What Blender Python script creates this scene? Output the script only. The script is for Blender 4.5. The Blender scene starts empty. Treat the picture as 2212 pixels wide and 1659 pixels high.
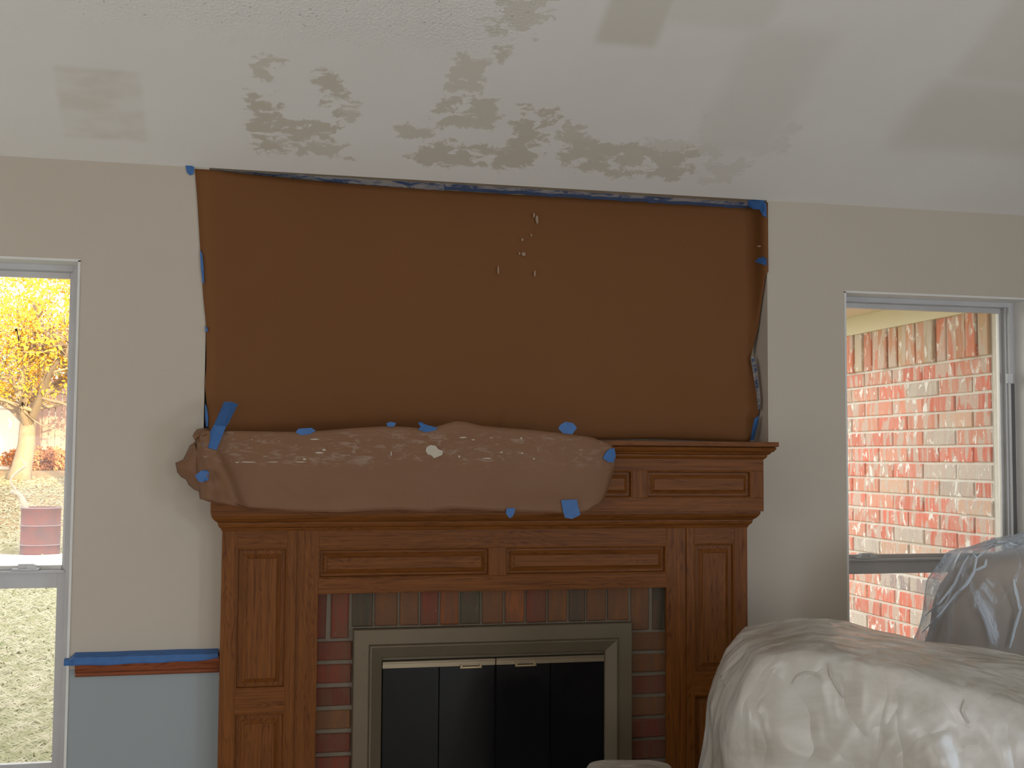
import bpy, bmesh, math, random
from mathutils import Vector, Matrix, noise
random.seed(7)
S = bpy.context.scene
C = S.collection
R = math.radians
# ------------------------------------------------------------------ camera
F_PX, CX, CY = 2600.0, 1106.0, 829.5
EYE = Vector((0, -4.2, 1.47))
yaw, pitch, roll = R(13.0), R(3.51), R(.356)
fw = Vector((math.sin(yaw)*math.cos(pitch), math.cos(yaw)*math.cos(pitch), math.sin(pitch)))
r0 = Vector((math.cos(yaw), -math.sin(yaw), 0)); u0 = r0.cross(fw)
rt = r0*math.cos(roll)+u0*math.sin(roll); up = -r0*math.sin(roll)+u0*math.cos(roll)
cam = bpy.data.cameras.new('camera'); co = bpy.data.objects.new('camera', cam); C.objects.link(co)
cam.sensor_fit = 'HORIZONTAL'; cam.sensor_width = 36; cam.lens = 36*F_PX/2212
cam.clip_start = .05; cam.clip_end = 500
co.matrix_world = Matrix.Translation(EYE) @ Matrix((rt, up, -fw)).transposed().to_4x4()
S.camera = co
# ------------------------------------------------------------------ world, sun, added fill lamps, exposure
w = bpy.data.worlds.new('world'); S.world = w; w.use_nodes = True
nt = w.node_tree; nt.nodes.clear()
sky = nt.nodes.new('ShaderNodeTexSky'); sky.sky_type = 'NISHITA'; sky.sun_disc = False
sky.sun_elevation = R(9); sky.sun_rotation = R(163); sky.altitude = 100; sky.dust_density = 3
mx = nt.nodes.new('ShaderNodeMix'); mx.data_type = 'RGBA'; mx.inputs[0].default_value = .9
mx.inputs[7].default_value = (1, .97, .93, 1)
bg = nt.nodes.new('ShaderNodeBackground'); bg.inputs[1].default_value = 2.9
ow = nt.nodes.new('ShaderNodeOutputWorld')
nt.links.new(sky.outputs[0], mx.inputs[6]); nt.links.new(mx.outputs[2], bg.inputs[0]); nt.links.new(bg.outputs[0], ow.inputs[0])
sl = bpy.data.lights.new('sun', 'SUN'); sl.energy = 9; sl.angle = R(.6); sl.color = (1, .78, .42)
so = bpy.data.objects.new('sun', sl); C.objects.link(so)
so.rotation_euler = Vector((-.28, .94, -.150)).to_track_quat('-Z', 'Y').to_euler(); so.location = (8, -20, 9)

XR_FILL = 3.68
def area(name, loc, direction, sx, sy, energy, color):
    l = bpy.data.lights.new(name, 'AREA'); l.shape = 'RECTANGLE'; l.size = sx; l.size_y = sy; l.energy = energy; l.color = color
    o = bpy.data.objects.new(name, l); C.objects.link(o); o.location = loc
    o.rotation_euler = Vector(direction).to_track_quat('-Z', 'Y').to_euler()
area('fill_rear', (-.6, -7.42, 1.25), (0, 1, .38), 2.6, 1.9, 62, (1, .985, .97))  # added fill lamp inside the room, before the closed rear opening
area('fill_rear_right', (2.5, -7.42, 1.2), (-.05, 1, .42), 1.8, 1.3, 58, (.97, .98, 1))  # added fill lamp; the back wall has no window here
area('fill_left', (-3.12, -2.6, 1.3), (1, .1, .04), 2.4, 1.5, 29, (.97, .98, 1))  # added fill for light from the left, before the closed side opening
area('fill_right', (XR_FILL, -4.6, 1.25), (-1, 1.1, .10), 1.3, 1.2, 56, (.70, .84, 1))  # added cool fill for the right side; the wall behind it is solid
S.view_settings.view_transform = 'Standard'; S.view_settings.look = 'None'
S.view_settings.gamma = 1; S.view_settings.exposure = 0; S.view_settings.use_curve_mapping = False

def ray(px, py): return rt*(px-CX)+up*(CY-py)+fw*F_PX
def at(px, py, Y):
    d = ray(px, py); return EYE+d*((Y-EYE.y)/d.y)
def atX(px, py, X):
    d = ray(px, py); return EYE+d*((X-EYE.x)/d.x)

# ------------------------------------------------------------------ materials
def lin(c): return tuple(((v/255)/12.92 if v/255 <= .04045 else ((v/255+.055)/1.055)**2.4) for v in c)
class NT:
    def __init__(s, name):
        s.m = bpy.data.materials.new(name); s.m.use_nodes = True; s.t = s.m.node_tree; s.t.nodes.clear()
        s.out = s.n('ShaderNodeOutputMaterial'); s.b = s.n('ShaderNodeBsdfPrincipled'); s.l(s.b.outputs[0], s.out.inputs[0])
    def n(s, k, **kw):
        x = s.t.nodes.new(k)
        for a, b in kw.items(): setattr(x, a, b)
        return x
    def l(s, a, b): s.t.links.new(a, b)
    def val(s, sock, v):
        if hasattr(v, 'links') or isinstance(v, bpy.types.NodeSocket): s.l(v, sock)
        else: sock.default_value = v
    def coord(s, kind='Object', scale=(1, 1, 1), loc=(0, 0, 0), rot=(0, 0, 0)):
        tc = s.n('ShaderNodeTexCoord'); mp = s.n('ShaderNodeMapping')
        mp.inputs['Scale'].default_value = scale; mp.inputs['Location'].default_value = loc; mp.inputs['Rotation'].default_value = rot
        s.l(tc.outputs[kind], mp.inputs[0]); return mp.outputs[0]
    def wpos(s, scale=(1, 1, 1)):
        g = s.n('ShaderNodeNewGeometry'); mp = s.n('ShaderNodeMapping'); mp.inputs['Scale'].default_value = scale
        s.l(g.outputs['Position'], mp.inputs[0]); return mp.outputs[0]
    def noise(s, vec, scale, detail=4, rough=.55, dist=0):
        x = s.n('ShaderNodeTexNoise'); x.inputs['Scale'].default_value = scale; x.inputs['Detail'].default_value = detail
        x.inputs['Roughness'].default_value = rough; x.inputs['Distortion'].default_value = dist
        s.l(vec, x.inputs['Vector']); return x.outputs['Fac']
    def ramp(s, fac, stops):
        x = s.n('ShaderNodeValToRGB'); e = x.color_ramp.elements
        while len(e) < len(stops): e.new(.5)
        for i, (p, c) in enumerate(stops):
            e[i].position = p; e[i].color = (*c, 1) if len(c) == 3 else c
        s.l(fac, x.inputs[0]); return x.outputs[0]
    def mix(s, fac, a, b, mode='MIX'):
        x = s.n('ShaderNodeMix', data_type='RGBA', blend_type=mode)
        s.val(x.inputs[0], fac)
        for k, v in ((6, a), (7, b)):
            if isinstance(v, tuple): x.inputs[k].default_value = (*v, 1)
            else: s.l(v, x.inputs[k])
        return x.outputs[2]
    def math(s, op, a, b=0, clamp=False):
        x = s.n('ShaderNodeMath', operation=op, use_clamp=clamp); s.val(x.inputs[0], a); s.val(x.inputs[1], b); return x.outputs[0]
    def mr(s, v, a, b, c=0, d=1, smooth=True):
        x = s.n('ShaderNodeMapRange', interpolation_type='SMOOTHSTEP' if smooth else 'LINEAR'); s.l(v, x.inputs[0])
        for i, q in enumerate((a, b, c, d)): x.inputs[i+1].default_value = q
        return x.outputs[0]
    def bump(s, h, strength=.3, dist=.01):
        x = s.n('ShaderNodeBump'); x.inputs['Strength'].default_value = strength; x.inputs['Distance'].default_value = dist
        s.l(h, x.inputs['Height']); s.l(x.outputs[0], s.b.inputs['Normal']); return x
    def base(s, c, rough=.7, spec=.4, metal=0):
        if isinstance(c, tuple): s.b.inputs['Base Color'].default_value = (*c, 1)
        else: s.l(c, s.b.inputs['Base Color'])
        s.val(s.b.inputs['Roughness'], rough); s.b.inputs['Specular IOR Level'].default_value = spec; s.b.inputs['Metallic'].default_value = metal

M = {}
def plain(name, c, rough=.6, spec=.4, metal=0, vary=.12, scale=8, bump=0):
    n = NT(name); v = n.coord(); f = n.noise(v, scale)
    n.base(n.mix(f, tuple(x*(1-vary) for x in c), tuple(x*(1+vary) for x in c)), rough, spec, metal)
    if bump: n.bump(n.noise(v, scale*12), bump, .002)
    M[name] = n.m; return n.m

# wall paint: cream above the rail, blue grey below it
n = NT('wall_paint'); p = n.wpos(); sep = n.n('ShaderNodeSeparateXYZ'); n.l(p, sep.inputs[0])
f = n.noise(p, 1.6, 3); f2 = n.noise(p, 55, 3)
cream = n.mix(f, (.495, .435, .355), (.545, .48, .40))
grey = n.mix(f, (.30, .335, .345), (.335, .37, .375))
n.base(n.mix(n.math('GREATER_THAN', sep.outputs[2], .772), grey, cream), .75, .3); n.bump(f2, .12, .004); M['wall'] = n.m
plain('white_trim', (.72, .70, .66), .55)

# ceiling: skim-coat over old texture, patches where the coat is thin
n = NT('ceiling_skim'); p = n.wpos(); sep = n.n('ShaderNodeSeparateXYZ'); n.l(p, sep.inputs[0]); X, Y = sep.outputs[0], sep.outputs[1]
def box(x0, x1, y0, y1, e=.04):
    a = n.math('MULTIPLY', n.mr(X, x0-e, x0+e), n.mr(X, x1-e, x1+e, 1, 0)); b = n.math('MULTIPLY', n.mr(Y, y0-e, y0+e), n.mr(Y, y1-e, y1+e, 1, 0))
    return n.math('MULTIPLY', a, b)
white = n.mix(n.noise(p, 2.2, 4), (.74, .70, .635), (.83, .80, .745))
tan = (.57, .51, .405)
def add(prev, mask, k): return n.math('MAXIMUM', prev, n.math('MULTIPLY', mask, k))
wn1 = n.noise(n.wpos((1, 1.6, 1)), 9, 5, .65); wn2 = n.noise(n.wpos((1.3, 1, 1)), 11, 5, .65, .3)
Xw = n.math('ADD', X, n.math('MULTIPLY', n.math('SUBTRACT', wn1, .5), .26)); Yw = n.math('ADD', Y, n.math('MULTIPLY', n.math('SUBTRACT', wn2, .5), .17))
ragged = n.mr(n.noise(n.wpos((10, 14, 14)), 1.3, 5, .6, .4), .41, .47)
def cpt(px, py):
    d = ray(px, py); nn = Vector((0, SLOPE, 1)); t = (Vector((0, 0, 2.455))-EYE).dot(nn)/d.dot(nn); return EYE+d*t
SLOPE = .45
def wbox(px0, py0, px1, py1, e=.008, warp=True):
    a, b = cpt((px0+px1)/2, py0), cpt((px0+px1)/2, py1); l, r_ = cpt(px0, (py0+py1)/2), cpt(px1, (py0+py1)/2)
    XX, YY = (Xw, Yw) if warp else (X, Y)
    p1 = n.math('MULTIPLY', n.mr(XX, l.x-e, l.x+e), n.mr(XX, r_.x-e, r_.x+e, 1, 0)); p2 = n.math('MULTIPLY', n.mr(YY, a.y-e, a.y+e), n.mr(YY, b.y-e, b.y+e, 1, 0))
    return n.math('MULTIPLY', p1, p2)
m_ = n.math('MULTIPLY', n.math('MULTIPLY', wbox(128, 150, 310, 300, .012, False), n.mr(n.noise(n.wpos((6, 10, 8)), 1, 3), .35, .65, .15, .6)), .75)
for q in ((542, 200, 605, 325, .9), (556, 118, 592, 172, .7), (600, 262, 720, 298, .85), (585, 305, 760, 338, .7), (690, 150, 745, 250, .85), (735, 215, 765, 265, .6),
          (865, 272, 930, 300, .7), (975, 120, 1045, 205, .6), (940, 215, 1070, 280, .75), (1095, 228, 1185, 365, .9), (900, 312, 1110, 362, .85), (1215, 270, 1265, 320, .7), (1215, 305, 1350, 372, .8),
          (1340, 318, 1500, 386, .75), (1520, 340, 1600, 395, .35), (1070, -60, 1190, 80, .55), (1065, 80, 1100, 130, .7), (1380, 300, 1560, 345, .35), (1500, 250, 1720, 330, .22)):
    m_ = n.math('MAXIMUM', m_, n.math('MULTIPLY', n.math('MULTIPLY', wbox(*q[:4]), ragged), q[4]))
for q in ((1310, -60, 1450, 100, .55, .02), (1450, -60, 1690, 60, .25, .03), (1560, 60, 1740, 330, .22, .05), (1960, 180, 2300, 330, .38, .06), (2130, -60, 2400, 190, .35, .05)):
    m_ = n.math('MAXIMUM', m_, n.math('MULTIPLY', wbox(*q[:4], q[5], False), q[4]))
col = n.mix(m_, white, tan)
sk = n.mr(n.noise(p, 75, 2, .5), .67, .74); rough_zone = n.math('MULTIPLY', box(-.5, .85, -1.6, -.62, .10), 1)
col = n.mix(n.math('MULTIPLY', n.math('MULTIPLY', sk, rough_zone), .6), col, (.20, .185, .16))
n.base(col, .85, .25)
hgt = n.math('ADD', n.math('MULTIPLY', n.noise(p, 22, 5), .5), n.math('MULTIPLY', n.math('MULTIPLY', n.noise(p, 110, 2), rough_zone), 2.2))
hgt = n.math('SUBTRACT', hgt, n.math('MULTIPLY', m_, .35)); n.bump(hgt, .35, .006); M['ceiling'] = n.m

def oak(name, axis, base=(.185, .062, .012), dark=(.10, .030, .006)):
    n = NT(name)
    sc = {'x': (1.5, 20, 20), 'z': (20, 20, 1.5)}[axis]; sf = {'x': (4, 150, 150), 'z': (150, 150, 4)}[axis]
    oi = n.n('ShaderNodeObjectInfo'); tc = n.n('ShaderNodeTexCoord')
    off = n.n('ShaderNodeVectorMath', operation='SCALE'); off.inputs[0].default_value = (7.3, 3.1, 5.7); n.l(oi.outputs['Random'], off.inputs['Scale'])
    ad = n.n('ShaderNodeVectorMath', operation='ADD'); n.l(tc.outputs['Object'], ad.inputs[0]); n.l(off.outputs[0], ad.inputs[1])
    def mp(s_):
        q = n.n('ShaderNodeMapping'); q.inputs['Scale'].default_value = s_; n.l(ad.outputs[0], q.inputs[0]); return q.outputs[0]
    big = n.noise(mp(sc), 1.0, 2, .5, 1.4)
    rings = n.math('ABSOLUTE', n.math('SINE', n.math('MULTIPLY', big, 38)))
    fine = n.noise(mp(sf), 1, 3, .6)
    g = n.math('ADD', n.math('MULTIPLY', rings, .45), n.math('MULTIPLY', n.mr(fine, .35, .7), .55))
    col = n.ramp(g, [(.05, dark), (.30, tuple(x*.80 for x in base)), (.7, base), (1, tuple(x*1.18 for x in base))])
    n.base(col, .45, .14); n.bump(fine, .10, .002); M[name] = n.m
oak('oak_horizontal', 'x'); oak('oak_vertical', 'z')
oak('oak_red', 'x', (.26, .075, .03), (.11, .025, .01))

n = NT('kraft_paper'); v = n.wpos(); f = n.noise(v, 2.0, 4); f2 = n.noise(n.wpos((1, 1, 9)), 60, 2)
n.base(n.mix(n.math('MULTIPLY', f2, .5), n.mix(f, (.165, .066, .021), (.195, .082, .028)), (.18, .076, .026)), .6, .12)
n.bump(n.noise(v, 7, 3), .18, .01); M['kraft'] = n.m
n = NT('kraft_paper_pale'); v = n.wpos(); sep = n.n('ShaderNodeSeparateXYZ'); n.l(v, sep.inputs[0])
f = n.noise(v, 5, 4); cl = n.mix(f, (.185, .088, .043), (.225, .114, .060))
band = n.math('MULTIPLY', n.mr(sep.outputs[2], 1.42, 1.47), n.mr(sep.outputs[2], 1.53, 1.57, 1, 0))
sm = n.math('MULTIPLY', n.mr(n.noise(n.wpos((5, 5, 16)), 3.0, 7, .68, 1.2), .50, .68), band)
sm2 = n.math('MULTIPLY', n.mr(n.noise(n.wpos((9, 9, 45)), 1.3, 5, .7, 1.2), .66, .70), band)
cl = n.mix(n.math('MULTIPLY', sm, .22), cl, (.55, .50, .42)); cl = n.mix(n.math('MULTIPLY', sm2, .55), cl, (.65, .60, .52))
n.base(cl, .5, .2); n.bump(n.noise(v, 14, 3), .2, .008); M['kraft_pale'] = n.m

plain('tape_blue', (.04, .13, .34), .5, vary=.25, scale=40, bump=.2)
plain('tape_shaded', (.06, .095, .19), .7, vary=.3, scale=30)  # same blue tape, with the shade at the niche top put into its colour
plain('plaster_thin', (.34, .24, .16), .8)
n = NT('tape_smeared'); v = n.wpos((8, 8, 40)); f = n.noise(v, 1.6, 6, .7, 1)
n.base(n.mix(n.mr(f, .40, .55), (.045, .09, .20), (.38, .36, .35)), .6); M['tape_smear'] = n.m
plain('plaster', (.50, .44, .35), .8, vary=.1, scale=60)
plain('alu_dark', (.13, .125, .12), .45, .5, .3)
plain('alu_grey', (.53, .52, .52), .4, .5, 0)
plain('alu_light', (.60, .58, .56), .4, .5, .3)
plain('latch_white', (.62, .62, .62), .4)
plain('insert_frame', (.155, .122, .078), .5, .4, .3, vary=.1, scale=6)
plain('insert_rail', (.33, .265, .18), .32, .5, .6, vary=.1, scale=6)
plain('handle_brass', (.55, .42, .25), .25, .6, .8)
plain('soot_black', (.01, .01, .01), .8)
n = NT('smoked_glass'); n.base((.006, .006, .007), .12, .35); M['black_glass'] = n.m
plain('floor_cover', (.60, .57, .53), .6, vary=.15, scale=2)
plain('shingle', (.12, .10, .09), .9)
plain('soffit_paint', (.74, .68, .50), .6, vary=.04)
plain('soffit_light', (.80, .68, .52), .6, vary=.04)

# thin clear window pane
n = NT('window_glass'); tr = n.n('ShaderNodeBsdfTransparent'); tr.inputs[0].default_value = (.97, .98, .98, 1)
gl = n.n('ShaderNodeBsdfGlossy'); gl.inputs['Roughness'].default_value = .02; fr = n.n('ShaderNodeFresnel'); fr.inputs[0].default_value = 1.3
ms = n.n('ShaderNodeMixShader'); n.l(fr.outputs[0], ms.inputs[0]); n.l(tr.outputs[0], ms.inputs[1]); n.l(gl.outputs[0], ms.inputs[2]); n.l(ms.outputs[0], n.out.inputs[0]); M['glass'] = n.m

# bricks: body colour comes from each brick's own object colour
def brickmat(name, smear, sm_lo, sm_hi, score_axis, amt, rough=.85, dirt=0, g=(.40, .36, .32), g2=(.42, .36, .30), mixg=.45):
    n = NT(name); oi = n.n('ShaderNodeObjectInfo'); p = n.wpos()
    sc = {'v': (40, 40, 5), 'h': (5, 5, 40)}[score_axis]
    f = n.noise(n.wpos(sc), 1.2, 3, .6); f3 = n.noise(n.wpos((22, 22, 6)), 1, 1)
    c = n.mix(n.mr(f, .35, .65), oi.outputs['Color'], n.mix(.5, oi.outputs['Color'], g))
    c = n.mix(n.math('MULTIPLY', n.mr(f3, .50, .56), mixg), c, g2)
    s_ = n.mr(n.noise(n.wpos((28, 28, 14)), 1, 4, .6, .6), sm_lo, sm_hi)
    c = n.mix(n.math('MULTIPLY', s_, amt), c, smear)
    n.base(c, rough, .3); n.bump(n.math('ADD', f, n.noise(p, 90, 3)), .6, .005); M[name] = n.m
brickmat('brick_outside', (.92, .88, .82), .575, .64, 'v', .9, g=(.70, .44, .36), g2=(.64, .55, .47), mixg=.72)
brickmat('brick_hearth', (.36, .33, .28), .68, .78, 'v', .5, g=(.12, .075, .05), g2=(.15, .075, .045))
n = NT('mortar_outside'); n.base(n.mix(n.noise(n.wpos(), 20, 4), (.66, .60, .52), (.84, .78, .70)), .9, .2); n.bump(n.noise(n.wpos(), 70, 3), .5, .004); M['mortar_out'] = n.m
n = NT('mortar_hearth'); n.base(n.mix(n.noise(n.wpos(), 20, 4), (.19, .16, .12), (.27, .225, .17)), .9, .2); n.bump(n.noise(n.wpos(), 70, 3), .5, .004); M['mortar_in'] = n.m

# ------------------------------------------------------------------ geometry helpers
def obj(name, verts, faces, mat=None, parent=None, smooth=False, bevel=0, solid=0, recalc=True, loc=None):
    me = bpy.data.meshes.new(name); me.from_pydata([tuple(v) for v in verts], [], faces)
    bm = bmesh.new(); bm.from_mesh(me)
    if recalc: bmesh.ops.recalc_face_normals(bm, faces=bm.faces)
    if bevel: bmesh.ops.bevel(bm, geom=bm.edges[:], offset=bevel, segments=2, affect='EDGES', profile=.6)
    bm.to_mesh(me); bm.free(); me.update()
    if mat: me.materials.append(M[mat] if isinstance(mat, str) else mat)
    o = bpy.data.objects.new(name, me); C.objects.link(o)
    if smooth:
        for p_ in me.polygons: p_.use_smooth = True
    if solid:
        md = o.modifiers.new('thickness', 'SOLIDIFY'); md.thickness = solid; md.offset = 0
    if loc is not None:
        l = Vector(loc); me.transform(Matrix.Translation(-l)); o.location = l
    if parent: attach(o, parent)
    return o
def attach(o, parent):
    o.parent = parent
    if parent.type == 'EMPTY' or parent.location.length > 0:
        o.matrix_parent_inverse = Matrix.Translation(-parent.location)
BF = [(0, 1, 3, 2), (4, 6, 7, 5), (0, 4, 5, 1), (2, 3, 7, 6), (0, 2, 6, 4), (1, 5, 7, 3)]
def boxv(x0, x1, y0, y1, z0, z1): return [Vector((x, y, z)) for x in (x0, x1) for y in (y0, y1) for z in (z0, z1)]
def boxes(name, bl, mat, parent=None, bevel=0, **k):
    V, Fc = [], []
    for b in bl:
        o_ = len(V); V += boxv(*b); Fc += [tuple(i+o_ for i in f) for f in BF]
    return obj(name, V, Fc, mat, parent, bevel=bevel, **k)
def bx(name, x0, x1, y0, y1, z0, z1, mat, parent=None, bevel=0, **k): return boxes(name, [(x0, x1, y0, y1, z0, z1)], mat, parent, bevel, **k)
def empty(name, loc):
    o = bpy.data.objects.new(name, None); C.objects.link(o); o.location = loc; o.empty_display_size = .1; return o
def tag(o, label, cat, group=None):
    o['label'] = label; o['category'] = cat
    if group: o['group'] = group
    return o
def struct(o): o['kind'] = 'structure'; return o
def tube(name, pts, radii, mat, parent=None, seg=8, cap=True):
    V, Fc = [], []
    for i, q in enumerate(pts):
        q = Vector(q); a = Vector(pts[max(i-1, 0)]); b = Vector(pts[min(i+1, len(pts)-1)]); d = (b-a).normalized()
        s1 = d.orthogonal().normalized() if i == 0 else (s1 - d*s1.dot(d)).normalized()
        s2 = d.cross(s1)
        for k in range(seg):
            t = 2*math.pi*k/seg; V.append(q+(s1*math.cos(t)+s2*math.sin(t))*radii[i])
    for i in range(len(pts)-1):
        for k in range(seg): Fc.append((i*seg+k, i*seg+(k+1) % seg, (i+1)*seg+(k+1) % seg, (i+1)*seg+k))
    if cap: Fc += [tuple(range(seg))[::-1], tuple(range(len(V)-seg, len(V)))]
    return obj(name, V, Fc, mat, parent, smooth=True)
def merge_parts(parts):
    V, Fc = [], []
    for v, f in parts:
        o_ = len(V); V += v; Fc += [tuple(i+o_ for i in q) for q in f]
    return V, Fc

# ------------------------------------------------------------------ room shell
CZ = 2.455; SL = .45; RIDGE = -4.6; RZ = CZ - SL*RIDGE
XL, XR, YB = -3.2, 3.75, -7.5
W1 = (-1.33, -.512); W2 = (2.283, 3.10); ZB, ZT = .38, 2.117
NX0, NX1, NZ0 = -.099, 1.961, 1.5335
wl = [(XL-.15, W1[0], 0, .16, 0, CZ), (W1[0], W1[1], 0, .16, 0, ZB), (W1[0], W1[1], 0, .16, ZT, CZ), (W1[1], NX0, 0, .16, 0, CZ),
      (NX0, NX1, 0, .16, 0, NZ0), (NX0, NX1, .125, .16, NZ0, CZ), (NX1, W2[0], 0, .16, 0, CZ), (W2[0], W2[1], 0, .16, 0, ZB), (W2[0], W2[1], 0, .16, ZT, CZ), (W2[1], XR+.15, 0, .16, 0, CZ)]
struct(boxes('wall_front', wl, 'wall'))
# outside face of the same wall, brick veneer thickness
vl = [(XL-.15, W1[0]-.01, .17, .26, 0, CZ), (W1[0]-.01, W1[1]+.01, .17, .26, 0, ZB-.03), (W1[0]-.01, W1[1]+.01, .17, .26, ZT+.03, CZ), (W1[1]+.01, W2[0]-.01, .17, .26, 0, CZ), (W2[0]-.01, W2[1]-.0, .17, .26, 0, ZB-.03), (W2[0]-.01, W2[1], .17, .26, ZT+.03, CZ)]
struct(boxes('wall_outer_front', vl, 'mortar_out'))
# left wall with a wide window opening, rear wall with a door opening (both behind the camera)
def gable(name, x0, x1, cells, mat='wall'):
    return struct(boxes(name, cells, mat))
wall_l = boxes('wall_left', [(XL-.15, XL, -1.3, 0, 0, CZ+.6), (XL-.15, XL, -4.0, -1.3, 0, .5), (XL-.15, XL, -4.0, -1.3, 2.1, 3.2), (XL-.15, XL, YB, -4.0, 0, 3.2)], 'wall'); struct(wall_l)
struct(boxes('wall_right', [(XR, XR+.15, YB, 0, 0, CZ)], 'wall'))
struct(boxes('wall_back', [(XL-.15, -2.1, YB-.15, YB, 0, 3.2), (-2.1, .9, YB-.15, YB, 2.3, 3.2), (.9, XR+.15, YB-.15, YB, 0, 3.2)], 'wall'))
struct(bx('light_block_left', XL-.10, XL-.06, -4.0, -1.3, .5, 2.1, 'white_trim'))     # unseen white panel, added to keep sky light out of the room
struct(bx('light_block_rear', -2.1, .9, YB-.12, YB-.07, 0, 2.3, 'white_trim'))  # added panel out of view, closing the rear opening against outside light
struct(bx('floor', XL-.15, XR+.15, YB-.15, .16, -.1, 0, 'floor_cover'))
# vaulted ceiling: rises from the fireplace wall to a ridge, then falls to the back wall
def slab(name, pts, th, x0, x1, mat):
    V = []
    for x in (x0, x1):
        for y, z in pts: V.append((x, y, z))
        for y, z in reversed(pts): V.append((x, y, z+th))
    k = len(pts)*2; Fc = [tuple(range(k)), tuple(range(k, 2*k))[::-1]]+[(i, (i+1) % k, k+(i+1) % k, k+i) for i in range(k)]
    return struct(obj(name, V, Fc, mat))
ZR = RZ - SL*(-(YB-.15)+RIDGE)
slab('ceiling', [(.0, CZ), (RIDGE, RZ), (YB-.15, ZR)], .12, XL-.15, XR+.15, 'ceiling')
# end walls fill up to the vault
for nm, x0, x1 in (('wall_gable_left', XL-.15, XL), ('wall_gable_right', XR, XR+.15)):
    pts = [(0, 2.0), (0, CZ), (RIDGE, RZ), (YB-.15, ZR), (YB-.15, 2.1)]
    V = [(x, y, z) for x in (x0, x1) for y, z in pts]; k = 5
    struct(obj(nm, V, [tuple(range(k)), tuple(range(k, 2*k))[::-1]]+[(i, (i+1) % k, k+(i+1) % k, k+i) for i in range(k)], 'wall'))
slab('roof', [(.75, CZ+.30-SL*.75), (RIDGE, RZ+.42), (YB-1.2, ZR-.1)], .10, -12, 12, 'shingle')

# ------------------------------------------------------------------ windows
def window(name, x0, x1):
    e = empty(name, ((x0+x1)/2, .13, ZB)); struct(e)
    f0 = .100
    # outer frame
    boxes('window_frame', [(x0, x0+.030, f0, .17, ZB, ZT), (x1-.030, x1, f0, .17, ZB, ZT), (x0+.030, x1-.030, f0, .17, ZT-.022, ZT), (x0+.030, x1-.030, f0, .17, ZB, ZB+.03),
        (x0+.030, x0+.036, .118, .124, ZB, ZT), (x1-.036, x1-.030, .118, .124, ZB, ZT)], 'alu_grey', e, .0015)
    s = boxes('upper_sash', [(x0+.030, x0+.046, .145, .165, 1.07, ZT-.022), (x1-.046, x1-.030, .145, .165, 1.07, ZT-.022), (x0+.046, x1-.046, .145, .165, ZT-.042, ZT-.022), (x0+.046, x1-.046, .140, .165, 1.068, 1.098)], 'alu_light', e, .001)
    bx('pane', x0+.044, x1-.044, .153, .157, 1.09, ZT-.038, 'glass', s)
    s = boxes('lower_sash', [(x0+.030, x0+.055, .105, .13, ZB+.03, 1.078), (x1-.055, x1-.030, .105, .13, ZB+.03, 1.078), (x0+.055, x1-.055, .105, .13, 1.026, 1.078), (x0+.055, x1-.055, .105, .13, ZB+.03, ZB+.07), (x0+.030, x1-.030, .095, .135, 1.076, 1.084)], 'alu_grey', e, .001)
    bx('pane', x0+.053, x1-.053, .117, .121, ZB+.06, 1.035, 'glass', s)
    return e
w1 = window('window_1', *W1); w2 = window('window_2', *W2)
def latch(px, parent, w_=.085):
    c = at(px, 1244 if px < 500 else 1212, .112); x = c.x; z = 1.084
    l = boxes('sash_latch', [(x-w_/2, x+w_/2, .100, .134, z, z+.008), (x-w_*.28, x+w_*.30, .104, .130, z+.008, z+.022), (x+w_*.05, x+w_*.42, .098, .106, z+.006, z+.02)], 'latch_white', parent, .002)
    return l
latch(55, w1); latch(1872, w2)
c = at(2178, 818, .10); bx('sash_clip', c.x-.012, c.x+.012, .085, .10, c.z-.020, c.z+.020, 'latch_white', w2, .003)
boxes('balance_track', [(W2[1]-.026, W2[1]-.012, .0975, .1005, ZB, c.z-.02), (W1[1]-.026, W1[1]-.012, .0975, .1005, ZB, c.z-.02)][:1], 'alu_dark', w2)
# drywall returns and sills
for i, (x0, x1) in enumerate((W1, W2)):
    struct(boxes('trim_%d' % (i+1), [(x0-.004, x0+.004, -.003, .10, ZB, ZT), (x1-.004, x1+.004, -.003, .10, ZB, ZT), (x0-.004, x1+.004, -.003, .10, ZT-.004, ZT+.004), (x0-.03, x1+.03, -.03, .10, ZB-.02, ZB)], 'white_trim'))

# ------------------------------------------------------------------ fireplace surround
fp = empty('fireplace_surround', (.90, -.08, 0))
tag(fp, 'oak fireplace mantel and surround with raised panels on the wall between the windows', 'fireplace')
OH, OV = 'oak_horizontal', 'oak_vertical'
def raised(name, x0, x1, z0, z1, yf, mat, parent, bw=.022, depth=.016):
    """raised panel: recess at yf+depth, sloping field back up to nearly flush, with a small bead round the recess"""
    g = .007; V = []; Fc = []
    def ring(dx, y):
        o_ = len(V); V.extend([(x0+dx, y, z0+dx), (x1-dx, y, z0+dx), (x1-dx, y, z1-dx), (x0+dx, y, z1-dx)]); return o_
    rs = [ring(-.002, yf+.004), ring(0, yf-.002), ring(.004, yf-.001), ring(g, yf+depth*.8), ring(g+.002, yf+depth), ring(g+bw, yf+.004), ring(g+bw+.001, yf+.001)]
    for a, b in zip(rs, rs[1:]):
        for k in range(4): Fc.append((a+k, a+(k+1) % 4, b+(k+1) % 4, b+k))
    Fc.append(tuple(range(rs[-1], rs[-1]+4)))
    return obj(name, V, Fc, mat, parent, recalc=True)
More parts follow.
